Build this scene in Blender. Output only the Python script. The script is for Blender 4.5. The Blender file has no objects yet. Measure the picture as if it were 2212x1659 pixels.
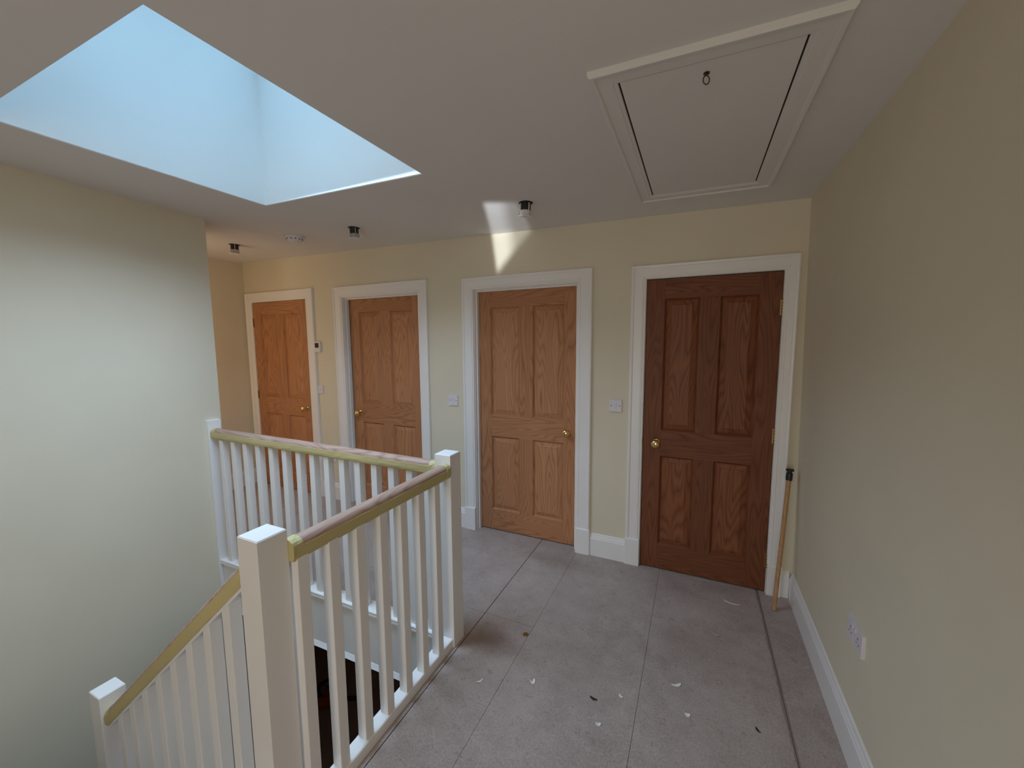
import bpy, bmesh, math, random
from mathutils import Vector, Matrix
random.seed(7)
S = bpy.context.scene
COL = S.collection
R = math.radians

# ------------------------------------------------------------------ camera
F_PX, YAW, PITCH, ROLL, CAM_H = 859.527, 0.434165, -0.103566, -0.006285, 1.5737
cam_d = bpy.data.cameras.new('camera')
cam_d.sensor_fit = 'HORIZONTAL'
cam_d.sensor_width = 36.0
cam_d.lens = F_PX / 2212 * 36.0
cam_d.clip_start = 0.02
cam = bpy.data.objects.new('camera', cam_d)
COL.objects.link(cam)
fw = Vector((-math.sin(YAW) * math.cos(PITCH), math.cos(YAW) * math.cos(PITCH), math.sin(PITCH)))
rt = Vector((math.cos(YAW), math.sin(YAW), 0))
up = rt.cross(fw)
rt2 = math.cos(ROLL) * rt + math.sin(ROLL) * up
up2 = -math.sin(ROLL) * rt + math.cos(ROLL) * up
m = Matrix((rt2, up2, -fw)).transposed().to_4x4()
m.translation = Vector((0, 0, CAM_H))
cam.matrix_world = m
S.camera = cam

# ------------------------------------------------------------------ world, lights, exposure
W = bpy.data.worlds.new('overcast_sky')
S.world = W
W.use_nodes = True
bg = W.node_tree.nodes['Background']
bg.inputs['Color'].default_value = (0.37, 0.70, 1.0, 1)
bg.inputs['Strength'].default_value = 5.2


def light(name, kind, loc, target, energy, color, **kw):
    d = bpy.data.lights.new(name, kind)
    d.energy = energy
    d.color = color
    for k, v in kw.items():
        setattr(d, k, v)
    o = bpy.data.objects.new(name, d)
    COL.objects.link(o)
    o.location = loc
    o.rotation_euler = (Vector(target) - Vector(loc)).to_track_quat('-Z', 'Y').to_euler()
    return o


# daylight falling through the rooflight
light('rooflight_daylight', 'AREA', (-1.845, 1.13, 2.43), (-1.845, 1.13, 0.75), 23.5, (0.58, 0.76, 1.0),
      shape='RECTANGLE', size=1.15, size_y=1.06, spread=R(140))
# added warm fill light behind the photographer, not a known source
light('added_fill_light', 'AREA', (-0.3, -2.21, 1.0), (-0.3, 3, 1.0), 21, (1.0, 0.89, 0.78),
      shape='RECTANGLE', size=0.86, size_y=1.9, spread=R(180))
# assumed warm light at an added doorway off the left corridor, source unseen
light('assumed_warm_light', 'AREA', (-3.95, 1.74, 1.35), (-3.95, 3, 1.35), 4.6, (1.0, 0.72, 0.46),
      shape='RECTANGLE', size=0.75, size_y=1.9, spread=R(180))
# glint thrown on the ceiling by an assumed spot lamp behind the photographer
glint = light('assumed_glint_spot', 'SPOT', (0.12, -0.42, 1.22), (-1.325, 2.8, 2.385), 620, (0.86, 0.93, 1.0),
      spot_size=R(10), spot_blend=0.2, shadow_soft_size=0.015)


def shape_glint(d):
    # mask shaped by hand: gives the spot a lopsided outline, brightest along its left side
    d.use_nodes = True
    t = d.node_tree
    em = t.nodes['Emission']
    tc = t.nodes.new('ShaderNodeTexCoord')
    sp = t.nodes.new('ShaderNodeSeparateXYZ')
    t.links.new(tc.outputs['Normal'], sp.inputs[0])

    def mth(op, a, b):
        n = t.nodes.new('ShaderNodeMath')
        n.operation = op
        for i, v in enumerate((a, b)):
            if isinstance(v, (int, float)):
                n.inputs[i].default_value = v
            else:
                t.links.new(v, n.inputs[i])
        return n.outputs[0]

    def soft(x, a, b, lo=0.0, hi=1.0):
        n = t.nodes.new('ShaderNodeMapRange')
        n.interpolation_type = 'SMOOTHSTEP'
        t.links.new(x, n.inputs[0])
        for i, v in enumerate((a, b, lo, hi)):
            n.inputs[i + 1].default_value = v
        return n.outputs[0]

    az = mth('ABSOLUTE', sp.outputs[2], 0)
    u = mth('DIVIDE', sp.outputs[0], az)
    v = mth('DIVIDE', sp.outputs[1], az)
    left = mth('ADD', u, mth('MULTIPLY', v, 0.13))
    k = soft(left, -0.038, -0.027)
    k = mth('MULTIPLY', k, soft(v, 0.074, 0.064))
    k = mth('MULTIPLY', k, soft(mth('ADD', u, mth('MULTIPLY', v, 0.45)), 0.058, 0.046))
    k = mth('MULTIPLY', k, soft(mth('SUBTRACT', u, mth('MULTIPLY', v, 0.85)), 0.052, 0.026))
    k = mth('MULTIPLY', k, soft(left, -0.012, 0.022, 1.0, 0.32))
    t.links.new(k, em.inputs['Strength'])


shape_glint(glint.data)

S.view_settings.view_transform = 'Standard'
S.view_settings.look = 'None'
S.view_settings.exposure = 0.13
S.view_settings.gamma = 1.0
S.view_settings.use_curve_mapping = False
S.cycles.diffuse_bounces = 6
S.cycles.max_bounces = 12
S.cycles.use_denoising = True
S.cycles.use_light_tree = False


# ------------------------------------------------------------------ materials
class NT:
    def __init__(self, name):
        self.m = bpy.data.materials.new(name)
        self.m.use_nodes = True
        self.t = self.m.node_tree
        self.b = self.t.nodes['Principled BSDF']

    def n(self, typ, **kw):
        nd = self.t.nodes.new(typ)
        for k, v in kw.items():
            if hasattr(nd, k):
                setattr(nd, k, v)
            else:
                nd.inputs[k.replace('_', ' ')].default_value = v
        return nd

    def l(self, a, b):
        self.t.links.new(a, b)

    def math(self, op, a, b=None, c=None):
        nd = self.t.nodes.new('ShaderNodeMath')
        nd.operation = op
        for i, v in enumerate((a, b, c)):
            if v is None:
                continue
            if isinstance(v, (int, float)):
                nd.inputs[i].default_value = v
            else:
                self.l(v, nd.inputs[i])
        return nd.outputs[0]

    def ramp(self, fac, stops):
        nd = self.t.nodes.new('ShaderNodeValToRGB')
        e = nd.color_ramp.elements
        while len(e) < len(stops):
            e.new(0.5)
        for el, (p, c) in zip(e, stops):
            el.position = p
            el.color = (*c, 1)
        self.l(fac, nd.inputs[0])
        return nd.outputs[0]

    def mix(self, fac, a, b):
        nd = self.t.nodes.new('ShaderNodeMix')
        nd.data_type = 'RGBA'
        for i, v in ((0, fac), (6, a), (7, b)):
            if isinstance(v, (int, float)):
                nd.inputs[i].default_value = v
            elif isinstance(v, tuple):
                nd.inputs[i].default_value = (*v, 1)
            else:
                self.l(v, nd.inputs[i])
        return nd.outputs[2]

    def noise(self, vec, scale, detail=3, rough=0.5, dist=0.0):
        nd = self.n('ShaderNodeTexNoise')
        nd.inputs['Scale'].default_value = scale
        nd.inputs['Detail'].default_value = detail
        nd.inputs['Roughness'].default_value = rough
        nd.inputs['Distortion'].default_value = dist
        if vec is not None:
            self.l(vec, nd.inputs['Vector'])
        return nd.outputs[0]

    def bump(self, h, strength, dist=0.002):
        nd = self.n('ShaderNodeBump')
        nd.inputs['Strength'].default_value = strength
        nd.inputs['Distance'].default_value = dist
        self.l(h, nd.inputs['Height'])
        self.l(nd.outputs[0], self.b.inputs['Normal'])

    def coords(self, scale=(1, 1, 1), loc=(0, 0, 0)):
        tc = self.n('ShaderNodeTexCoord')
        mp = self.n('ShaderNodeMapping')
        mp.inputs['Scale'].default_value = scale
        mp.inputs['Location'].default_value = loc
        self.l(tc.outputs['Object'], mp.inputs[0])
        return mp.outputs[0]


def paint(name, col, rough, var=0.03, bump=0.12, bscale=260):
    k = NT(name)
    v = k.coords()
    n = k.noise(v, 1.7, 3)
    c0 = tuple(x * (1 - var) for x in col)
    c1 = tuple(min(1, x * (1 + var)) for x in col)
    k.l(k.ramp(n, [(0.3, c0), (0.7, c1)]), k.b.inputs['Base Color'])
    k.b.inputs['Roughness'].default_value = rough
    k.bump(k.noise(v, bscale, 2), bump, 0.0008)
    return k.m


def plain(name, col, rough=0.5, metal=0.0):
    k = NT(name)
    v = k.coords()
    n = k.noise(v, 30, 2)
    c0 = tuple(x * 0.93 for x in col)
    k.l(k.ramp(n, [(0.3, c0), (0.7, col)]), k.b.inputs['Base Color'])
    k.b.inputs['Roughness'].default_value = rough
    k.b.inputs['Metallic'].default_value = metal
    return k.m


def oak(name, axis, off, dark=(0.25, 0.104, 0.047), mid=(0.42, 0.195, 0.092), light_=(0.53, 0.27, 0.138), rough=0.5):
    k = NT(name)
    sc = [1.0, 1.0, 1.0]
    sc[axis] = 0.11
    oi = k.n('ShaderNodeObjectInfo')
    tc = k.n('ShaderNodeTexCoord')
    cmb = k.n('ShaderNodeCombineXYZ')
    r10 = k.math('MULTIPLY', oi.outputs['Random'], 37.0)
    k.l(r10, cmb.inputs[0]); k.l(r10, cmb.inputs[1]); k.l(r10, cmb.inputs[2])
    add = k.n('ShaderNodeVectorMath'); add.operation = 'ADD'
    k.l(tc.outputs['Object'], add.inputs[0]); k.l(cmb.outputs[0], add.inputs[1])
    mp = k.n('ShaderNodeMapping')
    mp.inputs['Scale'].default_value = sc
    mp.inputs['Location'].default_value = (off, off * 1.7, off * 0.6)
    k.l(add.outputs[0], mp.inputs[0])
    v = mp.outputs[0]
    big = k.noise(v, 5.2, 2, 0.45, 0.25)
    ring = k.math('MULTIPLY', big, 34.0)
    ring = k.math('FRACT', ring)
    ring = k.math('PINGPONG', ring, 0.5)
    ring = k.math('MULTIPLY', ring, 2.0)
    sc2 = [230.0, 230.0, 230.0]
    sc2[axis] = 9.0
    mp2 = k.n('ShaderNodeMapping'); mp2.inputs['Scale'].default_value = sc2
    k.l(add.outputs[0], mp2.inputs[0])
    pores = k.noise(mp2.outputs[0], 1.0, 3, 0.6)
    broad = k.noise(v, 2.3, 2)
    f = k.math('MULTIPLY', k.math('POWER', ring, 0.5), 0.40)
    f = k.math('ADD', f, k.math('MULTIPLY', pores, 0.42))
    f = k.math('ADD', f, k.math('MULTIPLY', broad, 0.30))
    f = k.math('SUBTRACT', f, 0.14)
    c = k.ramp(f, [(0.12, dark), (0.5, mid), (0.88, light_)])
    k.l(c, k.b.inputs['Base Color'])
    k.b.inputs['Roughness'].default_value = rough
    k.b.inputs['Specular IOR Level'].default_value = 0.28
    k.bump(pores, 0.25, 0.0006)
    return k.m


M = {}
M['wall'] = paint('cream_emulsion', (0.69, 0.635, 0.495), 0.75)
M['ceil'] = paint('white_ceiling_emulsion', (0.70, 0.68, 0.66), 0.85, 0.02, 0.25, 130)
M['shaft'] = paint('white_shaft_emulsion', (0.86, 0.86, 0.85), 0.85, 0.01)
M['white'] = paint('white_satin_gloss', (0.80, 0.79, 0.775), 0.34, 0.015, 0.05)
M['oak_v'] = oak('oak_upright_grain', 2, 0.0)
M['oak_h'] = oak('oak_level_grain', 0, 3.1)
M['oak_p'] = oak('oak_panel_grain', 2, 7.7, (0.25, 0.102, 0.046), (0.45, 0.21, 0.10), (0.56, 0.29, 0.148))
DK = ((0.085, 0.024, 0.010), (0.165, 0.054, 0.022), (0.23, 0.085, 0.037))
DP = ((0.095, 0.026, 0.010), (0.21, 0.072, 0.030), (0.31, 0.125, 0.055))
M['dark_v'] = oak('dark_oak_upright', 2, 11.0, *DK)
M['dark_h'] = oak('dark_oak_level', 0, 12.3, *DK)
M['dark_p'] = oak('dark_oak_panel', 2, 14.1, *DP)
M['rail_y'] = oak('handrail_grain_y', 1, 1.0, (0.24, 0.14, 0.105), (0.40, 0.265, 0.205), (0.50, 0.355, 0.285), 0.42)
M['rail_x'] = oak('handrail_grain_x', 0, 2.0, (0.24, 0.14, 0.105), (0.40, 0.265, 0.205), (0.50, 0.355, 0.285), 0.42)
M['tape'] = paint('masking_tape', (0.53, 0.455, 0.215), 0.6, 0.10, 0.4, 90)
M['brass'] = plain('polished_brass', (0.78, 0.57, 0.26), 0.16, 1.0)
M['brass_dull'] = plain('dull_brass', (0.42, 0.30, 0.14), 0.35, 1.0)
M['black'] = plain('black_plastic', (0.012, 0.012, 0.014), 0.45)
M['plastic'] = plain('white_plastic', (0.72, 0.70, 0.74), 0.35)
M['screw'] = plain('dark_screw', (0.05, 0.05, 0.06), 0.4, 0.5)
M['screen'] = plain('dark_lcd', (0.03, 0.028, 0.024), 0.15)
M['chrome'] = plain('brushed_steel', (0.55, 0.55, 0.53), 0.3, 1.0)
M['pole'] = oak('pole_wood', 2, 5.0, (0.36, 0.19, 0.08), (0.47, 0.27, 0.125), (0.56, 0.34, 0.17), 0.5)
M['gap'] = plain('dark_gap', (0.010, 0.008, 0.006), 0.9)
M['under'] = plain('dark_subfloor', (0.055, 0.04, 0.03), 0.9)
M['hall'] = plain('dark_brown_hall', (0.60, 0.43, 0.34), 0.8)
M['orange'] = plain('orange_plastic', (0.55, 0.12, 0.02), 0.45)
M['chip'] = plain('white_paint_flake', (0.78, 0.78, 0.74), 0.6)
M['grit'] = plain('black_grit', (0.02, 0.02, 0.02), 0.8)
M['splint'] = plain('pale_wood_splinter', (0.50, 0.38, 0.22), 0.7)
M['steel'] = plain('dull_grey_steel', (0.16, 0.14, 0.12), 0.4, 1.0)


def glass():
    k = NT('rooflight_glass')
    t = k.t
    t.nodes.remove(k.b)
    out = [n for n in t.nodes if n.type == 'OUTPUT_MATERIAL'][0]
    tr = t.nodes.new('ShaderNodeBsdfTransparent')
    gl = t.nodes.new('ShaderNodeBsdfGlossy'); gl.inputs['Roughness'].default_value = 0.02
    fr = t.nodes.new('ShaderNodeFresnel'); fr.inputs['IOR'].default_value = 1.45
    mx = t.nodes.new('ShaderNodeMixShader')
    k.l(fr.outputs[0], mx.inputs[0]); k.l(tr.outputs[0], mx.inputs[1]); k.l(gl.outputs[0], mx.inputs[2])
    k.l(mx.outputs[0], out.inputs[0])
    return k.m


M['glass'] = glass()


def floor_mat():
    k = NT('worn_chipboard_floor')
    v = k.coords()
    big = k.noise(v, 1.6, 4, 0.6)
    med = k.noise(v, 9, 4, 0.65)
    fine = k.noise(v, 120, 3, 0.7)
    mott = k.noise(v, 34, 4, 0.75, 1.2)
    f = k.math('ADD', k.math('MULTIPLY', big, 0.45), k.math('MULTIPLY', med, 0.3))
    f = k.math('ADD', f, k.math('MULTIPLY', fine, 0.55))
    base = k.ramp(f, [(0.42, (0.235, 0.182, 0.160)), (0.62, (0.385, 0.316, 0.284)), (0.82, (0.49, 0.416, 0.378))])
    base = k.mix(k.math('MULTIPLY', k.math('GREATER_THAN', mott, 0.615), 0.30), base, (0.13, 0.10, 0.09))
    base = k.mix(k.math('MULTIPLY', k.math('LESS_THAN', mott, 0.385), 0.22), base, (0.60, 0.53, 0.50))
    # scattered dark flecks of the chip
    vo = k.n('ShaderNodeTexVoronoi'); vo.inputs['Scale'].default_value = 95
    k.l(v, vo.inputs['Vector'])
    fl = k.math('LESS_THAN', vo.outputs['Distance'], 0.17)
    fl = k.math('MULTIPLY', fl, k.math('GREATER_THAN', med, 0.52))
    base = k.mix(k.math('MULTIPLY', fl, 0.5), base, (0.12, 0.09, 0.08))
    # paint spots
    vo2 = k.n('ShaderNodeTexVoronoi'); vo2.inputs['Scale'].default_value = 7.5
    k.l(v, vo2.inputs['Vector'])
    sep = k.n('ShaderNodeSeparateColor'); k.l(vo2.outputs['Color'], sep.inputs[0])
    rad = k.math('MULTIPLY', k.math('POWER', sep.outputs[0], 3.0), 0.038)
    sp = k.math('LESS_THAN', vo2.outputs['Distance'], rad)
    base = k.mix(k.math('MULTIPLY', sp, 0.8), base, (0.62, 0.60, 0.57))
    # brown stains with their own shape
    sx = k.n('ShaderNodeSeparateXYZ'); k.l(v, sx.inputs[0])
    wob = k.math('MULTIPLY', k.math('SUBTRACT', med, 0.5), 0.22)
    for (cx, cy, rx, ry, amt) in ((-0.95, 1.73, 0.15, 0.10, 0.55), (-0.88, 2.62, 0.22, 0.09, 0.3), (0.02, 2.12, 0.28, 0.22, 0.22), (-0.45, 1.75, 0.2, 0.3, 0.15)):
        dx = k.math('DIVIDE', k.math('SUBTRACT', sx.outputs[0], cx), rx)
        dy = k.math('DIVIDE', k.math('SUBTRACT', sx.outputs[1], cy), ry)
        d = k.math('SQRT', k.math('ADD', k.math('MULTIPLY', dx, dx), k.math('MULTIPLY', dy, dy)))
        d = k.math('ADD', d, k.math('MULTIPLY', wob, 4.0))
        a = k.math('MULTIPLY', k.math('SUBTRACT', 1.25, d), amt)
        nd = k.t.nodes.new('ShaderNodeClamp'); k.l(a, nd.inputs[0]); nd.inputs[2].default_value = amt
        base = k.mix(nd.outputs[0], base, (0.16, 0.105, 0.085))
    # scuffed brown line along the last joint by the right wall
    ln = k.math('ABSOLUTE', k.math('ADD', k.math('SUBTRACT', sx.outputs[0], 0.402), k.math('MULTIPLY', wob, 0.06)))
    ln = k.math('LESS_THAN', ln, k.math('MULTIPLY', med, 0.017))
    base = k.mix(k.math('MULTIPLY', ln, 0.55), base, (0.15, 0.11, 0.085))
    k.l(base, k.b.inputs['Base Color'])
    k.b.inputs['Roughness'].default_value = 0.62
    k.bump(fine, 0.2, 0.001)
    return k.m


M['floor'] = floor_mat()


# ------------------------------------------------------------------ mesh helpers
class MB:
    def __init__(self):
        self.bm = bmesh.new()

    def quad(self, pts, mi=0):
        f = self.bm.faces.new([self.bm.verts.new(p) for p in pts])
        f.material_index = mi
        return f

    def hexa(self, p, mi=0, bev=0.0):
        """eight corners: bottom ring then top ring, both anticlockwise from above"""
        v = [self.bm.verts.new(q) for q in p]
        fs = []
        for idx in ((3, 2, 1, 0), (4, 5, 6, 7), (0, 1, 5, 4), (1, 2, 6, 5), (2, 3, 7, 6), (3, 0, 4, 7)):
            f = self.bm.faces.new([v[i] for i in idx])
            f.material_index = mi
            fs.append(f)
        if bev:
            es = list({e for f in fs for e in f.edges})
            r = bmesh.ops.bevel(self.bm, geom=es, offset=bev, segments=2, profile=0.5, affect='EDGES')
            for f in r['faces']:
                f.material_index = mi
        return self

    def box(self, x0, x1, y0, y1, z0, z1, mi=0, bev=0.0):
        return self.hexa([(x0, y0, z0), (x1, y0, z0), (x1, y1, z0), (x0, y1, z0),
                          (x0, y0, z1), (x1, y0, z1), (x1, y1, z1), (x0, y1, z1)], mi, bev)

    def loft(self, rings, closed=True, cap=True, mi=0):
        """rings: list of equal-length point lists"""
        vr = [[self.bm.verts.new(p) for p in r] for r in rings]
        n = len(vr[0])
        for a, b in zip(vr, vr[1:]):
            for i in range(n if closed else n - 1):
                j = (i + 1) % n
                f = self.bm.faces.new((a[i], a[j], b[j], b[i]))
                f.material_index = mi
        if cap and closed:
            f = self.bm.faces.new(list(reversed(vr[0]))); f.material_index = mi
            f = self.bm.faces.new(vr[-1]); f.material_index = mi
        return self

    def lathe(self, prof, o, axis, seg=24, mi=0):
        """prof: (radius, distance along axis)"""
        a = Vector(axis).normalized()
        t = Vector((0, 0, 1)) if abs(a.z) < 0.9 else Vector((1, 0, 0))
        u = a.cross(t).normalized(); w = a.cross(u)
        rings = []
        for r, d in prof:
            r = max(r, 0.0004)
            rings.append([Vector(o) + a * d + (u * math.cos(2 * math.pi * i / seg) + w * math.sin(2 * math.pi * i / seg)) * r for i in range(seg)])
        return self.loft(rings, True, True, mi)

    def tube(self, pts, r, seg=10, mi=0, closed=False):
        pts = [Vector(p) for p in pts]
        rings = []
        n = len(pts)
        prev = None
        for i, p in enumerate(pts):
            if closed:
                d = (pts[(i + 1) % n] - pts[i - 1]).normalized()
            else:
                d = (pts[min(i + 1, n - 1)] - pts[max(i - 1, 0)]).normalized()
            if prev is None:
                t = Vector((0, 0, 1)) if abs(d.z) < 0.9 else Vector((1, 0, 0))
                u = d.cross(t).normalized()
            else:
                u = (prev - d * prev.dot(d)).normalized()
            prev = u
            w = d.cross(u)
            rr = r[i] if isinstance(r, (list, tuple)) else r
            rings.append([p + (u * math.cos(2 * math.pi * k / seg) + w * math.sin(2 * math.pi * k / seg)) * rr for k in range(seg)])
        if closed:
            rings.append(rings[0])
        return self.loft(rings, True, not closed, mi)

    def frame(self, x0, x1, z0, z1, y, prof, sides='LTR', mi=0, sgn=-1):
        """mitred moulding round an opening in a plane of constant y.
        prof: (outward distance u from the opening edge, thickness v towards -y)"""
        def pt(cx, cz, ox, oz, u, v):
            return (cx + ox * u, y + sgn * v, cz + oz * u)
        if sides == 'LTR':
            path = [(x0, z0, -1, 0), (x0, z1, -1, 1), (x1, z1, 1, 1), (x1, z0, 1, 0)]
            rings = [[pt(*c, u, v) for u, v in prof] for c in path]
            self.loft(rings, True, True, mi)
        return self

    def build(self, name, mats, parent=None, root=None, smooth=False):
        bmesh.ops.remove_doubles(self.bm, verts=self.bm.verts, dist=1e-6)
        bmesh.ops.recalc_face_normals(self.bm, faces=self.bm.faces)
        me = bpy.data.meshes.new(name)
        if root is not None:
            self.bm.transform(Matrix.Translation(-Vector(root)))
        self.bm.to_mesh(me)
        self.bm.free()
        for mt in (mats if isinstance(mats, (list, tuple)) else [mats]):
            me.materials.append(M[mt])
        if smooth:
            for p in me.polygons:
                p.use_smooth = True
            try:
                me.set_sharp_from_angle(angle=R(38))
            except Exception:
                pass
        o = bpy.data.objects.new(name, me)
        COL.objects.link(o)
        if parent is not None:
            o.parent = parent
        elif root is not None:
            o.location = root
        return o


def tag(o, label=None, cat=None, group=None, kind=None):
    if label: o['label'] = label
    if cat: o['category'] = cat
    if group: o['group'] = group
    if kind: o['kind'] = kind
    return o


def thing(name, loc, label, cat, group=None, kind=None):
    o = bpy.data.objects.new(name, None)
    o.empty_display_size = 0.1
    COL.objects.link(o)
    o.location = loc
    return tag(o, label, cat, group, kind)


# ------------------------------------------------------------------ key dimensions
D = 2.808                      # face of the wall with the doors
YB = -2.2                      # wall behind the photographer
XFAR = -4.537                  # end wall of the corridor on the left


def cz(x):                     # the ceiling falls very slightly to the right
    return 2.4 - 0.0172 * (x + 1.36)


def wr(z):                     # face of the right wall
    return 0.585 - 0.0155 * z


def wl(y):                     # face of the left wall
    return -3.008 - 0.098 * (y - 0.778)


YL = 1.685                     # where the left wall stops

# doors: outer architrave l, r, top; opening l, r, top; leaf l, r, top; leaf front y
DOORS = [
    dict(n=1, al=-4.507, ar=-3.456, at=2.121, ol=-4.414, or_=-3.566, ot=2.022, ll=-4.412, lr=-3.570, lt=2.017, ly=D - 0.002, knob='R', hinge='L'),
    dict(n=2, al=-3.173, ar=-2.081, at=2.108, ol=-3.068, or_=-2.180, ot=2.008, ll=-3.043, lr=-2.190, lt=1.996, ly=2.866, knob='L', hinge=None),
    dict(n=3, al=-1.735, ar=-0.673, at=2.088, ol=-1.636, or_=-0.778, ot=1.996, ll=-1.626, lr=-0.790, lt=1.982, ly=2.862, knob='R', hinge=None),
    dict(n=4, al=-0.412, ar=0.519, at=2.073, ol=-0.317, or_=0.446, ot=1.984, ll=-0.312, lr=0.442, lt=1.977, ly=D - 0.002, knob='L', hinge='R'),
]

# ------------------------------------------------------------------ shell
# wall with the doors
wb = MB()
edges = [XFAR - 0.12]
for d in DOORS:
    edges += [d['ol'] - 0.012, d['or_'] + 0.012]
edges += [0.72]
T = 0.14
for i in range(0, len(edges), 2):
    wb.box(edges[i], edges[i + 1], D, D + T, 0.0, 2.62)
for d in DOORS:
    wb.box(d['ol'] - 0.012, d['or_'] + 0.012, D, D + T, d['ot'] + 0.012, 2.62)
o = wb.build('wall_back', 'wall')
tag(o, 'cream painted wall with the four wooden doors in it', 'wall', kind='structure')

# added slab close behind the doors, blocks sky light leaking through their gaps
wb = MB()
wb.box(XFAR - .12, .72, D + .17, D + .21, -.3, 2.62)
tag(wb.build('light_block_slab', 'wall'), 'added slab behind the doors that blocks light leaks', 'wall', kind='structure')

# right wall (leans very slightly)
wb = MB()
wb.hexa([(wr(-.1), YB - .12, -.1), (wr(-.1) + .14, YB - .12, -.1), (wr(-.1) + .14, D, -.1), (wr(-.1), D, -.1),
         (wr(2.6), YB - .12, 2.6), (wr(2.6) + .18, YB - .12, 2.6), (wr(2.6) + .18, D, 2.6), (wr(2.6), D, 2.6)])
tag(wb.build('wall_right', 'wall'), 'plain cream wall on the right with a low socket', 'wall', kind='structure')

# left wall, runs down into the stairwell
wb = MB()
wb.hexa([(wl(YB) - .14, YB, -2.6), (wl(YB), YB, -2.6), (wl(YL), YL, -2.6), (wl(YL) - .14, YL, -2.6),
         (wl(YB) - .14, YB, 2.6), (wl(YB), YB, 2.6), (wl(YL), YL, 2.6), (wl(YL) - .14, YL, 2.6)])
tag(wb.build('wall_left', 'wall'), 'cream wall on the left of the stairwell under the rooflight', 'wall', kind='structure')

# corridor walls on the left, with an unseen doorway added for the warm light
wb = MB()
wb.box(XFAR - .12, XFAR, 1.561, D, 0, 2.62)
tag(wb.build('wall_far_left', 'wall'), 'short cream end wall beside the leftmost door', 'wall', kind='structure')
wb = MB()
wb.box(XFAR, -4.36, 1.56, YL - .01, 0, 2.62)
wb.box(-3.54, wl(YL) - .15, 1.56, YL - .01, 0, 2.62)
wb.box(-4.36, -3.54, 1.56, YL - .01, 2.32, 2.62)
wb.box(XFAR - .12, wl(YL) - .15, 1.40, 1.56, -.3, 2.62)  # added slab behind the doorway, keeps sky light from leaking in
tag(wb.build('wall_corridor', 'wall'), 'cream corridor wall hidden behind the left wall with a doorway added for the assumed warm light', 'wall', kind='structure')

# wall behind the photographer, with an unseen doorway and closed box added for the fill light
wb = MB()
wy0, wy1 = YB - .12, YB
wb.box(-3.4, -.76, wy0, wy1, 0, 2.6)
wb.box(.16, .72, wy0, wy1, 0, 2.6)
wb.box(-.76, .16, wy0, wy1, 2.0, 2.6)
wb.box(-1.6, -1.5, YB - 1.5, wy0, 0, 2.6)
wb.box(.9, 1.0, YB - 1.5, wy0, 0, 2.6)
wb.box(-1.6, 1.0, YB - 1.6, YB - 1.5, 0, 2.6)
wb.box(-1.6, 1.0, YB - 1.6, wy0, 2.6, 2.65)
wb.box(-1.6, 1.0, YB - 1.6, wy0, -.05, 0)
tag(wb.build('wall_front', 'wall'), 'cream wall behind the photographer with a doorway added for the fill light', 'wall', kind='structure')

# ceiling with the rooflight opening
SX0, SX1, SY0, SY1 = -2.432, -1.258, 0.588, 1.672
wb = MB()
gx = [XFAR - .1, SX0 - .003, SX1 + .003, 0.70]
gy = [YB - .1, SY0 - .003, SY1 + .003, D + .2]
for i in range(3):
    for j in range(3):
        if i == 1 and j == 1:
            continue
        a, b, c, e = gx[i], gx[i + 1], gy[j], gy[j + 1]
        wb.hexa([(a, c, cz(a)), (b, c, cz(b)), (b, e, cz(b)), (a, e, cz(a)),
                 (a, c, cz(a) + .004), (b, c, cz(b) + .004), (b, e, cz(b) + .004), (a, e, cz(a) + .004)])
tag(wb.build('ceiling', 'ceil'), 'white painted ceiling over the landing', 'ceiling', kind='structure')

# rooflight
SH = 3.32
w1 = thing('window_1', (-1.85, 1.13, 2.41), 'large square rooflight with white shaft over the stairwell', 'rooflight', kind='structure')
sb = MB()
t = .03
for (x0, x1, y0, y1) in ((SX0 - t, SX0, SY0 - t, SY1 + t), (SX1, SX1 + t, SY0 - t, SY1 + t), (SX0, SX1, SY0 - t, SY0), (SX0, SX1, SY1, SY1 + t)):
    sb.hexa([(x0, y0, cz(x0) + .003), (x1, y0, cz(x1) + .003), (x1, y1, cz(x1) + .003), (x0, y1, cz(x0) + .003),
             (x0, y0, SH), (x1, y0, SH), (x1, y1, SH), (x0, y1, SH)])
sb.build('shaft_lining', 'shaft', w1, w1.location)
sb = MB()
t = .04
for (x0, x1, y0, y1) in ((SX0 - .03, SX0 + t, SY0 - .03, SY1 + .03), (SX1 - t, SX1 + .03, SY0 - .03, SY1 + .03), (SX0 + t, SX1 - t, SY0 - .03, SY0 + t), (SX0 + t, SX1 - t, SY1 - t, SY1 + .03)):
    sb.box(x0, x1, y0, y1, SH, SH + .05)
sb.build('frame', 'white', w1, w1.location)
MB().box(SX0 + t, SX1 - t, SY0 + t, SY1 - t, SH + .02, SH + .03).build('pane', 'glass', w1, w1.location)

# floor: boards with real joints over a dark deck
WX = -1.152                    # edge of the stairwell
WY0, WY1 = -0.25, 1.70         # stairwell in y
fb = MB()
ft = -.02
gap = .0016
fb.box(-1.068 + .0025, -.767 - gap / 2, YB, 1.912, ft, 0)
fb.box(-1.068 + .0025, -.767 - gap / 2, 1.914, D + .16, ft, 0)
fb.box(-.767 + gap / 2, -.178 - gap / 2, YB, D + .16, ft, 0)
fb.box(-.178 + gap / 2, .402, YB, D + .16, ft, 0)
fb.box(.404, .60, YB, D + .16, ft, 0)
fb.box(WX + .055, -1.068 - .0025, YB, WY1, ft, 0)
fb.box(-3.0, WX + .0545, YB, WY0, ft, 0)
fb.box(-3.0, -1.068 - .0025, WY1, 1.905, ft, 0)
fb.box(XFAR, -3.0, WY1 + .001, 1.905, ft, 0)
fb.box(XFAR, -1.068 - .0025, 1.9065, D + .16, ft, 0)
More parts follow.
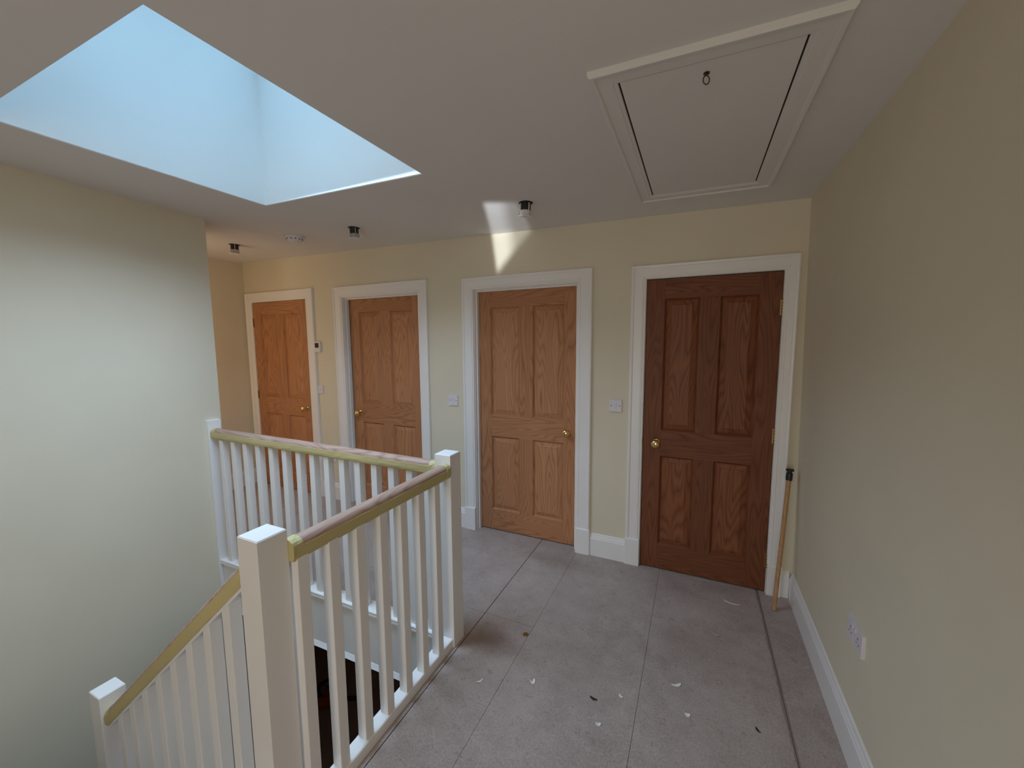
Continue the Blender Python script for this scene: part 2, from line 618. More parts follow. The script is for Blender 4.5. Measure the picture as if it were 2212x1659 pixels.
tag(fb.build('floor', 'floor'), 'bare worn chipboard flooring of the landing', 'floor', kind='structure')
fb = MB()
fb.box(WX + .02, .62, YB, D + .16, -.30, ft - .001)
fb.box(XFAR, WX + .02, WY1, D + .16, -.30, ft - .001)
fb.box(-3.0, WX + .02, YB, WY0, -.30, ft - .001)
tag(fb.build('floor_deck', 'under'), 'dark subfloor under the landing boards', 'floor', kind='structure')

# dim hall below
fb = MB()
fb.box(-5.6, .62, YB, 4.6, -2.7, -2.6)
tag(fb.build('floor_lower', 'hall'), 'dark floor of the hall below the stairs', 'floor', kind='structure')
fb = MB()
fb.box(-5.6, .62, 4.5, 4.6, -2.6, -.3)
fb.box(-5.7, -5.6, 1.5, 4.6, -2.6, -.3)
fb.box(.62, .74, YB, 4.6, -2.6, -.3)
fb.box(-3.2, .62, YB - .1, YB, -2.6, -.02)
fb.box(-5.6, wl(1.5) - .15, 1.5, 1.6, -2.6, -.3)
tag(fb.build('wall_lower', 'hall'), 'dark walls of the hall below the stairs', 'wall', kind='structure')
fb = MB()
fb.box(-5.6, .62, D + .16, 4.6, -.36, -.301)
fb.box(-5.6, XFAR, 1.5, D + .16, -.36, -.301)
tag(fb.build('ceiling_lower', 'hall'), 'dark ceiling of the hall below the stairs', 'ceiling', kind='structure')

# skirting
SK = [(0, 0), (.018, 0), (.018, .128), (.014, .136), (.014, .142), (.009, .152), (.007, .164), (0, .168)]


def skirt_y(name, spans, label):
    b = MB()
    for x0, x1 in spans:
        b.loft([[(x, D - u, z) for u, z in SK] for x in (x0, x1)])
    tag(b.build(name, 'white'), label, 'skirting board', kind='structure')


skirt_y('baseboard_back', [(-3.456 + .002, -3.175), (-2.079, -1.737), (-.671, -.414), (.521, wr(0) - .02)],
        'white moulded skirting between the doors')
b = MB()
b.loft([[(wr(z) - u, y, z) for u, z in SK] for y in (YB, D - .019)])
tag(b.build('baseboard_right', 'white'), 'white moulded skirting along the right wall', 'skirting board', kind='structure')
b = MB()
b.loft([[(XFAR + u, y, z) for u, z in SK] for y in (1.7, D - .02)])
tag(b.build('baseboard_far_left', 'white'), 'white skirting along the end wall of the corridor', 'skirting board', kind='structure')

# ------------------------------------------------------------------ doors
def arch_profile(w):
    return [(.0, 0), (.0, .012), (.004, .015), (.012, .015), (.014, .0185), (.019, .0195), (.021, .017), (.026, .0185),
            (w - .022, .020), (w - .018, .025), (w - .008, .027), (w - .002, .024), (w, .018), (w, 0)]


def make_leaf(d, root, door):
    OV, OH, OP = ('dark_v', 'dark_h', 'dark_p') if d['n'] == 4 else ('oak_v', 'oak_h', 'oak_p')
    x0, x1, z1, y = d['ll'], d['lr'], d['lt'], d['ly']
    z0 = .008
    w = x1 - x0
    st = .112 if w < .8 else .110
    mu = .116
    k = z1 / 1.977
    rails = [(z0, .180 * k), (.806 * k, .982 * k), (1.852 * k, z1)]
    dep = .04
    lb = MB()
    bv = .0008
    # stiles, rails and muntins butt-jointed with hairline bevels
    lb.box(x0, x0 + st, y, y + dep, z0, z1, 0, bv)
    lb.box(x1 - st, x1, y, y + dep, z0, z1, 0, bv)
    for a, c in rails:
        lb.box(x0 + st, x1 - st, y, y + dep, a, c, 1, bv)
    xm = (x0 + x1) / 2
    panels = []
    for a, c in ((rails[0][1], rails[1][0]), (rails[1][1], rails[2][0])):
        lb.box(xm - mu / 2, xm + mu / 2, y, y + dep, a, c, 0, bv)
        panels += [(x0 + st, xm - mu / 2, a, c), (xm + mu / 2, x1 - st, a, c)]
    # sloped bead round every panel
    for (a, e, c, g) in panels:
        i = .012
        dy = .0165
        o_ = [(a, y + .001, c), (e, y + .001, c), (e, y + .001, g), (a, y + .001, g)]
        n_ = [(a + i, y + dy, c + i), (e - i, y + dy, c + i), (e - i, y + dy, g - i), (a + i, y + dy, g - i)]
        for q in range(4):
            r = (q + 1) % 4
            lb.quad([o_[q], o_[r], n_[r], n_[q]], 0 if q in (1, 3) else 1)
    leaf = lb.build('leaf', [OV, OH], door, root)
    for (a, e, c, g) in panels:
        pb = MB()
        i, j = .0115, .040
        y0, y1 = y + .0165, y + .0045
        o_ = [(a + i, y0, c + i), (e - i, y0, c + i), (e - i, y0, g - i), (a + i, y0, g - i)]
        s_ = [(a + j, y1 + .003, c + j), (e - j, y1 + .003, c + j), (e - j, y1 + .003, g - j), (a + j, y1 + .003, g - j)]
        j2 = j + .004
        n_ = [(a + j2, y1, c + j2), (e - j2, y1, c + j2), (e - j2, y1, g - j2), (a + j2, y1, g - j2)]
        for A, B in ((o_, s_), (s_, n_)):
            for q in range(4):
                r = (q + 1) % 4
                pb.quad([A[q], A[r], B[r], B[q]])
        pb.quad(n_)
        bk = [(p[0], y + .03, p[2]) for p in o_]
        for q in range(4):
            r = (q + 1) % 4
            pb.quad([o_[r], o_[q], bk[q], bk[r]])
        pb.quad(list(reversed(bk)))
        pb.build('panel', OP, leaf, root)
    # knob on its round rose
    kx = x1 - .078 if d['knob'] == 'R' else x0 + .085
    kz = .895 * k
    kb = MB()
    kb.lathe([(.0, 0), (.026, .0), (.027, .003), (.024, .007), (.013, .009), (.010, .014), (.0105, .026), (.016, .032), (.0245, .038),
              (.0285, .047), (.0275, .056), (.022, .063), (.012, .067), (0, .068)], (kx, y, kz), (0, -1, 0), 28)
    tag(kb.build('knob', 'brass', leaf, root, smooth=True), 'polished brass round knob')
    if d['hinge']:
        hx = x0 - .002 if d['hinge'] == 'L' else x1 + .003
        for hz in (.21, 1.0, 1.77):
            hb = MB()
            zz = hz * k
            for q in range(5):
                hb.lathe([(.0055, 0), (.0062, .001), (.0062, .017), (.0055, .018)], (hx, y - .004, zz - .046 + q * .0187), (0, 0, 1), 12)
            hb.box(hx - .012, hx + .012, y - .0005, y + .0015, zz - .046, zz + .046)
            tag(hb.build('hinge', 'brass_dull', leaf, root, smooth=True), 'brass butt hinge')
    if d['n'] == 4:
        lb = MB()
        lb.box(x0 - .004, x0 + .001, y - .001, y + .02, kz - .028, kz + .03)
        tag(lb.build('latch', 'black', leaf, root), 'dark latch edge')
    return leaf


DL = {1: 'oak four-panel door furthest left with a brass knob on its right',
      2: 'oak four-panel door second from left, recessed, brass knob on its left',
      3: 'oak four-panel door behind the corner newel, recessed, brass knob on its right',
      4: 'darker oak four-panel door furthest right next to the right wall'}
for d in DOORS:
    root = ((d['ol'] + d['or_']) / 2, D, 0)
    door = thing('door_%d' % d['n'], root, DL[d['n']], 'door', kind='structure')
    # architrave: the three sides share one profile, mitred
    pl_h = .195
    wL, wR, wT = d['ol'] - d['al'], d['ar'] - d['or_'], d['at'] - d['ot']
    ab = MB()
    pr, pL, pT = arch_profile(wR), arch_profile(wL), arch_profile(wT)
    ring0 = [(d['ol'] - u, D - v, pl_h) for u, v in pL]
    ring1 = [(d['ol'] - u, D - v, d['ot'] + q[0]) for (u, v), q in zip(pL, pT)]
    ring2 = [(d['or_'] + u, D - v, d['ot'] + q[0]) for (u, v), q in zip(pr, pT)]
    ring3 = [(d['or_'] + u, D - v, pl_h) for u, v in pr]
    ab.loft([ring0, ring1, ring2, ring3])
    ab.build('architrave', 'white', door, root)
    for (a, e) in ((d['al'] - .003, d['ol'] - .001), (d['or_'] + .001, d['ar'] + .003)):
        pb = MB()
        pb.box(a, e, D - .030, D, 0, pl_h - .006, 0, .0015)
        pb.hexa([(a, D - .030, pl_h - .006), (e, D - .030, pl_h - .006), (e, D, pl_h - .006), (a, D, pl_h - .006),
                 (a + .002, D - .026, pl_h), (e - .002, D - .026, pl_h), (e - .002, D, pl_h), (a + .002, D, pl_h)])
        pb.build('plinth_block', 'white', door, root)
    # lining with its stop
    jb = MB()
    lo, hi, tp = d['ol'] - .012, d['or_'] + .012, d['ot'] + .012
    th = .018
    y0, y1 = D + .0, D + T
    if d['ly'] > D + .02:
        jb.box(lo, lo + th, y0, y1, 0, tp)
        jb.box(hi - th, hi, y0, y1, 0, tp)
        jb.box(lo + th, hi - th, y0, y1, tp - th, tp)
        ys0, ys1 = d['ly'] - .034, d['ly'] - .001
        sx = .013
        jb.box(lo + th, lo + th + sx, ys0, ys1, 0, tp - th, 0, .002)
        jb.box(hi - th - sx, hi - th, ys0, ys1, 0, tp - th, 0, .002)
        jb.box(lo + th + sx, hi - th - sx, ys0, ys1, tp - th - sx, tp - th, 0, .002)
    else:
        th = .0135
        jb.box(lo, lo + th, y0, y1, 0, tp)
        jb.box(hi - th, hi, y0, y1, 0, tp)
        jb.box(lo + th, hi - th, y0, y1, tp - th, tp)
        jb.box(lo + th, lo + th + .02, y0 + .042, y1, 0, tp - th)
        jb.box(hi - th - .02, hi - th, y0 + .042, y1, 0, tp - th)
        jb.box(lo + th, hi - th, y0 + .042, y1, tp - th - .02, tp - th)
    jb.build('lining', 'white', door, root)
    make_leaf(d, root, door)

# ------------------------------------------------------------------ newel posts
def newel(x0, x1, y0, y1, z0, z1, label):
    b = MB()
    c = .0025
    b.box(x0, x1, y0, y1, z0, z1 - c, 0, .001)
    b.hexa([(x0 + .0005, y0 + .0005, z1 - c - .001), (x1 - .0005, y0 + .0005, z1 - c - .001), (x1 - .0005, y1 - .0005, z1 - c - .001), (x0 + .0005, y1 - .0005, z1 - c - .001),
            (x0 + c, y0 + c, z1), (x1 - c, y0 + c, z1), (x1 - c, y1 - c, z1), (x0 + c, y1 - c, z1)])
    o = b.build('newel_post', 'white', None, ((x0 + x1) / 2, (y0 + y1) / 2, z0))
    return tag(o, label, 'newel post', 'square white newel posts')


newel(-1.177, -1.084, 1.607, 1.699, -.33, 1.021, 'square white newel post where the two landing balustrades meet')
newel(-1.229, -1.135, .684, .778, -.45, 1.003, 'thick square white newel post nearest the camera at the stair head')
newel(-2.423, -2.329, .681, .773, -1.25, .025, 'lowest white newel post at the foot of the sloping rail')
newel(-3.106, -3.062, 1.578, 1.662, -.33, 1.048, 'flat white half newel fixed to the end of the left wall')

# ------------------------------------------------------------------ balustrades
RP = [(-.025, 0), (.025, 0), (.0295, .008), (.031, .018), (.031, .040), (.029, .050), (.023, .059), (.012, .0645), (0, .066),
      (-.012, .0645), (-.023, .059), (-.029, .050), (-.031, .040), (-.031, .018), (-.0295, .008)]
TP = [(-.0318, .043), (-.0325, .018), (-.031, .006), (-.0258, -.0018), (.0258, -.0018), (.031, .006), (.0325, .018), (.0318, .043)]


def sweep(b, prof, p0, p1, nseg=1, closed=True, jit=0.0, grow=0.0, cap=True, vs=None):
    """prof (side, up); up stays in the vertical plane, square to the rail"""
    p0, p1 = Vector(p0), Vector(p1)
    d = (p1 - p0).normalized()
    side = d.cross(Vector((0, 0, 1))).normalized()
    upv = Vector((0, 0, 1.0 / math.hypot(d.x, d.y) if vs is None else vs))
    rings = []
    for i in range(nseg + 1):
        c = p0.lerp(p1, i / nseg)
        ring = []
        for u, v in prof:
            j = random.uniform(-jit, jit)
            k2 = 1 + grow
            ring.append(c + side * (u * k2 + (j if u > 0 else -j)) + upv * (v + random.uniform(-jit, jit)))
        rings.append(ring)
    b.loft(rings, closed, cap)


def handrail(th, root, p0, p1, mat, w0=.03, w1=.03, vs=None):
    p0, p1 = Vector(p0), Vector(p1)
    b = MB()
    sweep(b, RP, p0, p1, vs=vs)
    rail = b.build('handrail', mat, th, root, smooth=True)
    tag(rail, 'unvarnished wooden handrail')
    # masking tape folded round the lower half and right round both ends
    b = MB()
    n = int((p1 - p0).length / .035)
    prof = TP + [(u * .93, v + .0006) for u, v in reversed(TP)]
    d = (p1 - p0).normalized()
    sweep(b, prof, p0 + d * .002, p1 - d * .002, n, True, .0007, vs=vs)
    wrap = [(u * 1.06, v * 1.03 - .001) for u, v in RP]
    if w0:
        sweep(b, wrap, p0 + d * -.0006, p0 + d * w0, 3, True, .0014, .03, vs=vs)
    if w1:
        sweep(b, wrap, p1 - d * w1, p1 + d * .0006, 3, True, .0014, .03, vs=vs)
    tp = b.build('masking_tape', 'tape', rail, root)
    tag(tp, 'yellow masking tape round the underside')
    return rail


SPW = .041


def spindle_mesh(h):
    b = MB()
    b.box(-SPW / 2, SPW / 2, -SPW / 2, SPW / 2, 0, h, 0, .0022)
    return b


def spindles(th, root, pts, h, slope=0.0):
    first = None
    for (x, y, z) in pts:
        if first is None:
            mb = spindle_mesh(h)
            for v in mb.bm.verts:
                v.co.z += slope * v.co.x
            o = mb.build('spindle', 'white', th)
            first = o
        else:
            o = first.copy()
            COL.objects.link(o)
            o.parent = th
        o.location = Vector((x, y, z)) - Vector(root)


# A: across the far side of the well
rootA = (-2.1, 1.645, 0)
tA = thing('balustrade', rootA, 'long white balustrade on the far side of the stairwell in front of the doors', 'balustrade', 'white spindle balustrades')
def ya(x): return 1.620 + (x + 3.06) / 1.88 * .034
handrail(tA, rootA, (-3.061, ya(-3.061), .922), (-1.178, ya(-1.178), .903), 'rail_x', .035, .05)
b = MB()
def brail_pts(x, yc, z):
    return [(x, yc - .045, z - .030), (x, yc + .045, z - .030), (x, yc + .045, z - .004), (x, yc + .041, z), (x, yc - .041, z), (x, yc - .045, z - .004), (x, yc - .045, z - .013), (x, yc - .041, z - .016), (x, yc - .041, z - .019), (x, yc - .045, z - .021)]
b.loft([brail_pts(-3.061, ya(-3.061) + .01, .030), brail_pts(-1.178, ya(-1.178) + .006, .030)])
b.build('base_rail', 'white', tA, rootA)
xsA = [-2.971, -2.845, -2.719, -2.591, -2.461, -2.336, -2.21, -2.091, -1.971, -1.848, -1.729, -1.606, -1.486, -1.364, -1.247]
spindles(tA, rootA, [(x, ya(x), .029) for x in xsA], .885)

# B: along the landing
rootB = (-1.122, 1.2, 0)
tB = thing('balustrade', rootB, 'white balustrade running along the edge of the landing floor', 'balustrade', 'white spindle balustrades')
def xb(y): return -1.142 + (y - .777) / .83 * .030
handrail(tB, rootB, (xb(.779), .779, .898), (xb(1.606), 1.606, .912), 'rail_y', .035, .03)
b = MB()
b.loft([[(x, y, z) for x, z in ((-1.152, 0), (-1.092, 0), (-1.092, .026), (-1.095, .029), (-1.095, .032), (-1.092, .035), (-1.092, .042), (-1.096, .046), (-1.148, .046), (-1.152, .042))] for y in (.779, 1.606)])
b.build('base_rail', 'white', tB, rootB)
spindles(tB, rootB, [(xb(.808 + .1162 * i) + .011 - .0012 * i, .808 + .1162 * i, .045) for i in range(7)], .862)

# C: down the stairs
rootC = (-1.78, .727, -.5)
tC = thing('balustrade', rootC, 'sloping white balustrade running down the stairs towards the left wall', 'balustrade', 'white spindle balustrades')
pC0, pC1 = Vector((-1.230, .727, .851)), Vector((-2.327, .724, -.117))
handrail(tC, rootC, pC0, pC1, 'rail_x', .03, .045, vs=1.14)
sl = (pC0.z - pC1.z) / (pC0.x - pC1.x)
spc = [(-2.2205 + .1225 * i) for i in range(9) if -2.2205 + .1225 * i < -1.26]
spindles(tC, rootC, [(x, .726, pC0.z + sl * (x - pC0.x) + .010 - .86) for x in spc], .86, sl)
b = MB()
for zt, zb in ((-.845, -.885),):
    p = []
    for x in (pC1.x + .001, pC0.x):
        zz = pC0.z + sl * (x - pC0.x)
        p.append((x, zz))
    (xa, za), (xc, zc_) = p
    b.hexa([(xa, .69, za + zb), (xc, .69, zc_ + zb), (xc, .765, zc_ + zb), (xa, .765, za + zb),
            (xa, .69, za + zt), (xc, .69, zc_ + zt), (xc, .765, zc_ + zt), (xa, .765, za + zt)])
b.build('base_rail', 'white', tC, rootC)

b = MB()
b.hexa([(pC1.x, .703, pC1.z - .016), (pC0.x, .703, pC0.z - .016), (pC0.x, .750, pC0.z - .016), (pC1.x, .750, pC1.z - .016),
        (pC1.x, .703, pC1.z - .003), (pC0.x, .703, pC0.z - .003), (pC0.x, .750, pC0.z - .003), (pC1.x, .750, pC1.z - .003)])
tag(b.build('fillet', 'white', tC, rootC), 'white strip under the rail')

# stair flight under the sloping rail (continues below the frame)
st = thing('trim_1', (-1.75, .25, -1.2), 'white painted stair flight below the sloping rail', 'stairs', kind='structure')
b = MB()
xa, xc = -2.33, -1.23
za, zc_ = pC1.z - .887, pC0.z - .887
b.hexa([(xa, .70, za - .28), (xc, .70, zc_ - .28), (xc, .755, zc_ - .28), (xa, .755, za - .28),
        (xa, .70, za), (xc, .70, zc_), (xc, .755, zc_), (xa, .755, za)])
b.build('string', 'white', st, st.location)
for i in range(5):
    b = MB()
    z = -.20 - .20 * i
    x1 = -1.152 - .22 * i
    b.box(x1 - .24, x1, WY0 + .002, .699, z - .03, z)
    b.box(x1 - .015, x1, WY0 + .002, .699, z, z + .17 if i else z + .16)
    b.build('step', 'white', st, st.location)

# fascias round the well
b = MB()
def fas(x0, x1, y):
    b.hexa([(x0, y(x0), -.318), (x1, y(x1), -.318), (x1, 1.70, -.318), (x0, 1.70, -.318), (x0, y(x0), -.001), (x1, y(x1), -.001), (x1, 1.70, -.001), (x0, 1.70, -.001)])
fas(-3.06, -1.178, lambda x: ya(x) - .020)
b.hexa([(-3.06, ya(-3.06) - .036, -.338), (-1.178, ya(-1.178) - .036, -.338), (-1.178, 1.70, -.338), (-3.06, 1.70, -.338),
        (-3.06, ya(-3.06) - .022, -.312), (-1.178, ya(-1.178) - .022, -.312), (-1.178, 1.70, -.312), (-3.06, 1.70, -.312)])
tag(b.build('trim_2', 'white'), 'white fascia board below the far balustrade', 'fascia', kind='structure')
b = MB()
b.box(-1.150, -1.131, .779, 1.606, -.335, -.001)
tag(b.build('trim_3', 'white'), 'white fascia board below the landing balustrade', 'fascia', kind='structure')

# ------------------------------------------------------------------ loft hatch
HX0, HX1, HY0, HY1 = -.255, .238, 1.345, 2.406
rootH = ((HX0 + HX1) / 2, (HY0 + HY1) / 2, cz(0))
tH = thing('loft_hatch', rootH, 'white painted loft hatch with moulded frame in the ceiling', 'hatch')
b = MB()
wf = .078
pf = [(0, -.02), (0, .008), (.003, .011), (.012, .011), (.014, .014), (wf - .022, .015), (wf - .018, .022), (wf - .006, .024), (wf, .014), (wf, 0)]
def hp(cx, cy, ox, oy, u, v):
    x, y = cx + ox * u, cy + oy * u
    return (x, y, cz(x) - v * (.78 if v > 0 else 1))
cor = [(HX0, HY0, -1, -1), (HX1, HY0, 1, -1), (HX1, HY1, 1, 1), (HX0, HY1, -1, 1)]
rings = [[hp(*c, u, v) for u, v in pf] for c in cor]
rings.append(rings[0])
b.loft(rings, True, False)
b.build('frame', 'ceil', tH, rootH)
b = MB()
g1 = .006
def hb(x0, x1, y0, y1, o0, o1, mi=0):
    b.hexa([(x0, y0, cz(x0) - o0), (x1, y0, cz(x1) - o0), (x1, y1, cz(x1) - o0), (x0, y1, cz(x0) - o0),
            (x0, y0, cz(x0) - o1), (x1, y0, cz(x1) - o1), (x1, y1, cz(x1) - o1), (x0, y1, cz(x0) - o1)], mi)
hb(HX0 + g1, HX1 - g1, HY0 + .003, HY1 - .002, .006, .001)
pan = b.build('panel', 'ceil', tH, rootH)
b = MB()
hb(HX0, HX1, HY0, HY1, .0008, -.001)
b.build('shadow_gap', 'gap', tH, rootH)
ex, ey = -.005, 1.405
ez = cz(ex) - .006
b = MB()
b.lathe([(0, 0), (.009, 0), (.009, .002), (.0025, .003), (.0025, .008), (0, .008)], (ex, ey, ez), (0, 0, -1), 14)
pts = []
for i in range(28):
    a = 2 * math.pi * i / 28
    pts.append((ex + .0085 * math.sin(a), ey + .004 * math.sin(a), ez - .0195 + .0125 * math.cos(a)))
b.tube(pts, .0019, 8, 0, True)
tag(b.build('pull_ring', 'steel', pan, rootH, smooth=True), 'small grey metal ring')

# ------------------------------------------------------------------ ceiling fittings
def downlight(x, y, label, lit=False, tilt=(0, 0)):
    z = cz(x)
    root = (x, y, z)
    t = thing('downlight', root, label, 'downlight', 'downlights hanging out of the ceiling')
    ax = Vector((tilt[0], tilt[1], -1)).normalized()
    b = MB()
    b.lathe([(0, 0), (.041, 0), (.041, .0012), (0, .0015)], (x, y, z), (0, 0, -1), 28)
    b.build('cut_out', 'gap', t, root)
    b = MB()
    b.lathe([(0, .001), (.030, .001), (.030, .05), (0, .05)], root, ax, 28)
    b.build('can', 'black', t, root, smooth=True)
    b = MB()
    b.lathe([(.030, .046), (.033, .046), (.0335, .052), (.0335, .074), (.030, .075), (0, .075)], root, ax, 28)
    u = ax.cross(Vector((0, 1, 0))).normalized(); w = ax.cross(u)
    for a in (.5, 2.6, 4.3):
        c = Vector(root) + (u * math.cos(a) + w * math.sin(a)) * .031
        b.tube([c + ax * .004, c + ax * .03, c + ax * .05], .0035, 6)
    b.build('body', 'plastic' if lit else 'chrome', t, root, smooth=True)
    b = MB()
    b.lathe([(.024, .078), (.026, .0765), (.0425, .0765), (.043, .079), (.040, .082), (.026, .083), (.024, .080)], root, ax, 32)
    b.build('bezel', 'plastic', t, root, smooth=True)
    b = MB()
    b.lathe([(0, .0775), (.025, .0775), (.025, .079), (0, .0795)], root, ax, 24)
    b.build('lens', 'chrome', t, root, smooth=True)


downlight(-.948, 2.255, 'white downlight hanging from the ceiling beside the bright light patch', True, (-.06, .0))
downlight(-2.310, 2.25, 'downlight hanging from the ceiling between smoke alarm and bright patch', False, (.05, .02))
downlight(-3.700, 2.235, 'downlight hanging from the ceiling at the far left of the corridor')

rs = (-2.945, 2.245, cz(-2.945))
t = thing('smoke_alarm', rs, 'round white smoke alarm on the ceiling between two downlights', 'smoke alarm')
b = MB()
b.lathe([(0, 0), (.066, 0), (.068, .004), (.066, .012), (0, .012)], rs, (0, 0, -1), 36)
b.build('base', 'plastic', t, rs, smooth=True)
b = MB()
b.lathe([(.063, .012), (.062, .020), (.054, .032), (.040, .038), (.038, .036), (.034, .046), (.018, .050), (0, .050)], rs, (0, 0, -1), 36)
b.build('cover', 'plastic', t, rs, smooth=True)
b = MB()
for i in range(12):
    a = 2 * math.pi * i / 12
    c = Vector((rs[0] + .0585 * math.cos(a), rs[1] + .0585 * math.sin(a), rs[2] - .026))
    b.lathe([(0, 0), (.005, 0), (.005, .003), (0, .003)], c, (math.cos(a), math.sin(a), -.7), 8)
b.build('vents', 'steel', t, rs)


# ------------------------------------------------------------------ switches, thermostat, socket
def light_switch(x, z, label, s=.085):
    root = (x, D, z)
    t = thing('light_switch', root, label, 'light switch', 'white light switches on the door wall')
    b = MB()
    b.box(x - s / 2, x + s / 2, D - .010, D, z - s / 2, z + s / 2, 0, .002)
    b.build('plate', 'plastic', t, root)
    b = MB()
    b.hexa([(x - .009, D - .0105, z - .017), (x + .009, D - .0105, z - .017), (x + .009, D - .009, z - .017), (x - .009, D - .009, z - .017),
            (x - .009, D - .0155, z + .017), (x + .009, D - .0155, z + .017), (x + .009, D - .009, z + .017), (x - .009, D - .009, z + .017)])
    b.build('rocker', 'plastic', t, root)
    for sx in (-.030, .030):
        b = MB()
        b.lathe([(0, 0), (.0035, 0), (.003, .001), (0, .001)], (x + sx, D - .010, z), (0, -1, 0), 10)
        b.build('screw', 'screw', t, root)


light_switch(-.502, 1.130, 'white light switch between the two right-hand doors')
light_switch(-1.845, 1.094, 'white light switch left of the door behind the corner newel', .090)
light_switch(-3.429, 1.117, 'white light switch below the thermostat beside the leftmost door', .082)

rt_ = (-3.422, D, 1.545)
t = thing('thermostat', rt_, 'white wall thermostat with dark screen above a light switch', 'thermostat')
b = MB()
x, z = rt_[0], rt_[2]
ring = []
for (sx, sz) in ((1, 1), (-1, 1), (-1, -1), (1, -1)):
    for i in range(5):
        a = math.pi / 2 * i / 4 + {(1, 1): 0, (-1, 1): math.pi / 2, (-1, -1): math.pi, (1, -1): 1.5 * math.pi}[(sx, sz)]
        ring.append((x + sx * .024 + .018 * math.cos(a), z + sz * .036 + .018 * math.sin(a)))
b.loft([[(px, D, pz) for px, pz in ring], [(px, D - .018, pz) for px, pz in ring],
        [(x + (px - x) * .95, D - .022, z + (pz - z) * .96) for px, pz in ring]])
b.build('case', 'plastic', t, rt_)
MB().box(x - .029, x + .022, D - .0228, D - .021, z - .009, z + .037).build('screen', 'screen', t, rt_)

# low plate between the two left-hand doors, behind the spindles
ro = (-3.30, D, .43)
t = thing('wall_socket', ro, 'small white socket low on the door wall behind the balustrade', 'socket')
MB().box(-3.345, -3.26, D - .011, D, .385, .475, 0, .002).build('plate', 'plastic', t, ro)
b = MB()
b.box(-3.315, -3.29, D - .0135, D - .0105, .42, .44)
b.build('switch', 'plastic', t, ro)

# double socket on the right wall
xs_ = wr(.49)
ro = (xs_, 1.768, .493)
t = thing('wall_socket', ro, 'white double socket low on the right wall', 'socket')
b = MB()
b.box(xs_ - .011, xs_ + .006, 1.768 - .074, 1.768 + .074, .493 - .043, .493 + .043, 0, .002)
b.build('plate', 'plastic', t, ro)
for s in (-1, 1):
    b = MB()
    cy = 1.768 + s * .036
    b.box(xs_ - .0114, xs_ - .010, cy - .002, cy + .002, .497, .505)
    for q in (-1, 1):
        b.box(xs_ - .0114, xs_ - .010, cy + q * .011 - .0032, cy + q * .011 + .0032, .480, .4835)
    b.build('pin_holes', 'gap', t, ro)
    b = MB()
    b.box(xs_ - .0145, xs_ - .010, cy - s * .022 - .005, cy - s * .022 + .005, .512, .526)
    b.build('switch', 'plastic', t, ro)

# ------------------------------------------------------------------ pole leaning in the corner
p0, p1 = Vector((.468, 2.629, .0)), Vector((.521, 2.735, .826))
t = thing('wooden_pole', p0, 'slim wooden pole with black cap leaning in the corner by the right-hand door', 'pole')
d_ = (p1 - p0).normalized()
b = MB()
b.tube([p0 + d_ * .003, p0.lerp(p1, .5), p1 - d_ * .055], .0115, 14)
b.build('shaft', 'pole', t, p0, smooth=True)
b = MB()
b.lathe([(0, 0), (.0155, 0), (.0165, .004), (.0165, .042), (.011, .046), (.010, .058), (.0, .058)], p1 - d_ * .064, d_, 18)
c = p1 - d_ * .004
b.tube([c + Vector((-.019, 0, 0)), c + Vector((.019, 0, 0))], .008, 10)
b.build('cap', 'black', t, p0, smooth=True)

# ------------------------------------------------------------------ bits on the floor
def flake(name, x, y, ln, wd, ang, mat, label, cat, lift=.003, bend=.4):
    b = MB()
    n = 8
    top = []
    random.seed(int(abs(x) * 1000 + abs(y) * 77))
    rows = []
    for i in range(n + 1):
        f = i / n
        a = ang + bend * (f - .5)
        px = x + (f - .5) * ln * math.cos(a)
        py = y + (f - .5) * ln * math.sin(a)
        hw = wd / 2 * (math.sin(math.pi * (.08 + .84 * f)) ** .6) * random.uniform(.75, 1.15)
        nx, ny = -math.sin(a), math.cos(a)
        zz = .0006 + lift * (abs(f - .5) * 2) ** 2
        rows.append([(px + nx * hw, py + ny * hw, zz), (px - nx * hw, py - ny * hw, zz), (px - nx * hw * .9, py - ny * hw * .9, zz + .0014), (px + nx * hw * .9, py + ny * hw * .9, zz + .0014)])
    b.loft(rows)
    o = b.build(name, mat, None, (x, y, 0))
    return tag(o, label, cat)


flake('paint_flake', -.634, 1.576, .030, .017, .7, 'chip', 'curled white paint flake left of centre on the floor, nearest the stairs', 'paint flake', .008, 1.6)
flake('paint_flake', -.312, 1.499, .022, .016, .3, 'chip', 'rounded white paint flake in the middle of the floor near the bottom', 'paint flake')
flake('paint_flake', -.027, 1.835, .045, .016, .5, 'chip', 'pointed white paint flake right of the long floor joint', 'paint flake')
flake('paint_flake', -.250, 1.671, .022, .012, -.6, 'chip', 'small oval white flake left of the long floor joint', 'paint flake')
flake('paint_flake', -.861, 1.481, .035, .008, 1.0, 'chip', 'thin white sliver on the narrow floorboard beside the balustrade', 'paint flake')
flake('paint_flake', .022, 1.697, .022, .018, .1, 'chip', 'round white flake lowest right of the long joint', 'paint flake')
flake('paint_strip', .247, 2.593, .085, .009, -.16, 'chip', 'long thin white strip in front of the right-hand door', 'paint strip', .004)
flake('dirt_lump', -.358, 1.609, .035, .013, -.2, 'grit', 'black lump of dirt in the middle of the floor', 'dirt', .001)
flake('dirt_lump', .282, 1.744, .026, .009, -1.0, 'grit', 'black sliver of dirt near the right skirting', 'dirt', .001)
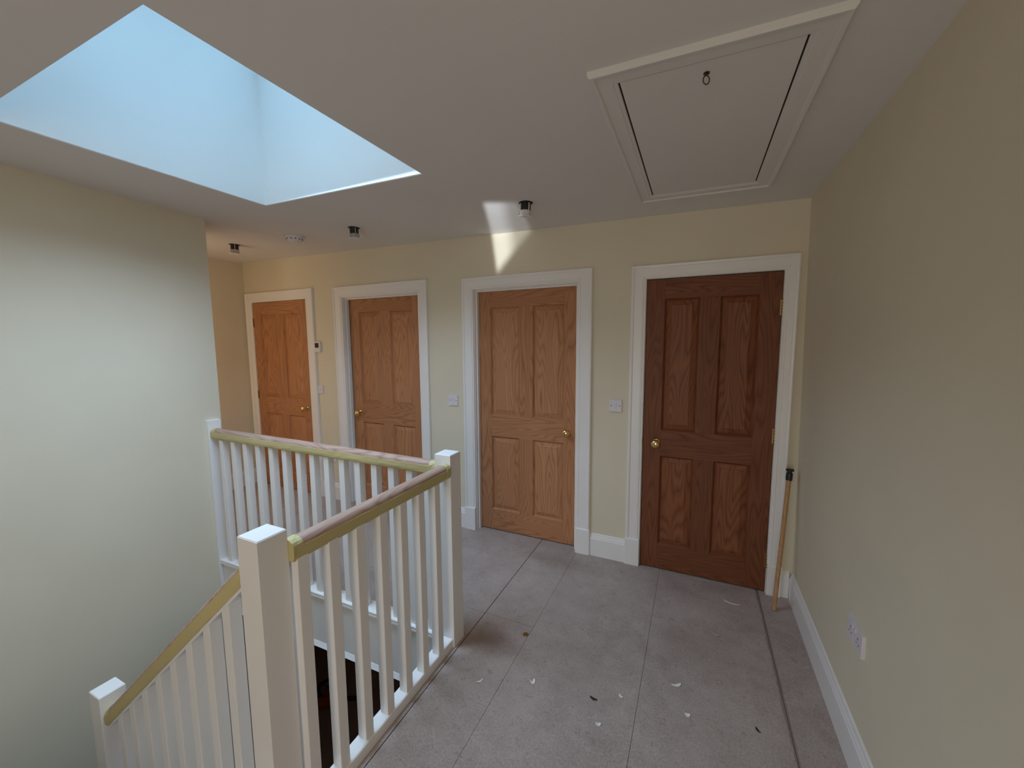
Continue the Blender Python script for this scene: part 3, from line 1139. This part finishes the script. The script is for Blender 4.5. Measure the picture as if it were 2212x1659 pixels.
flake('wood_splinter', .148, 2.267, .045, .012, -.4, 'splint', 'pale wood splinter in front of the right-hand door', 'splinter', .004)
b = MB()
b.lathe([(.006, 0), (.015, 0), (.0155, .001), (.015, .002), (.006, .002)], (-.783, 1.845, .0004), (0, 0, 1), 20)
tag(b.build('metal_washer', 'brass_dull', None, (-.783, 1.845, 0)), 'small round metal washer on the joint beside the narrow board', 'washer')

# ------------------------------------------------------------------ tools in the dark hall below
def power_tool(x, y, ang, sc, label):
    z = -2.6
    root = (x, y, z)
    t = thing('power_tool', root, label, 'power tool', 'power tools in the hall below')
    t.rotation_euler = (0, 0, ang)
    t.scale = (1, 1, 1)
    def q(px, py, pz): return (x + px * sc, y + py * sc, z + pz * sc)
    b = MB()
    b.loft([[q(lx, wy * w, .04 + h * hz) for wy, hz in ((-.06, 0), (.06, 0), (.075, .07), (.05, .14), (-.05, .14), (-.075, .07))]
            for lx, w, h in ((-.22, .6, .75), (-.18, 1, 1), (0, 1.05, 1.1), (.12, .9, .95), (.2, .5, .6))])
    b.build('motor_housing', 'orange', t, root)
    b = MB()
    loop = [q(-.10, 0, .17), q(-.13, 0, .27), q(-.09, 0, .36), q(.02, 0, .40), q(.11, 0, .37), q(.14, 0, .26), q(.12, 0, .17), q(.02, 0, .165)]
    b.tube(loop, .024 * sc, 10, 0, True)
    b.build('handle', 'black', t, root, smooth=True)
    b = MB()
    b.tube([q(.19, 0, .09), q(.34, 0, .07), q(.46, 0, .03)], [.03 * sc, .026 * sc, .012 * sc], 10)
    b.build('nose', 'black', t, root, smooth=True)
    b = MB()
    b.tube([q(-.21, 0, .10), q(-.32, .03, .14), q(-.40, .08, .06), q(-.38, .18, .015), q(-.26, .26, .012), q(-.12, .24, .012), q(-.10, .34, .012), q(-.22, .40, .012)], .006 * sc, 8)
    b.build('power_cord', 'black', t, root, smooth=True)


power_tool(-3.70, 2.90, R(35), .85, 'black and orange power tool with loop handle in the dark hall below')
power_tool(-3.84, 2.60, R(-20), .7, 'smaller orange tool half hidden by the nearest newel post in the dark hall below')
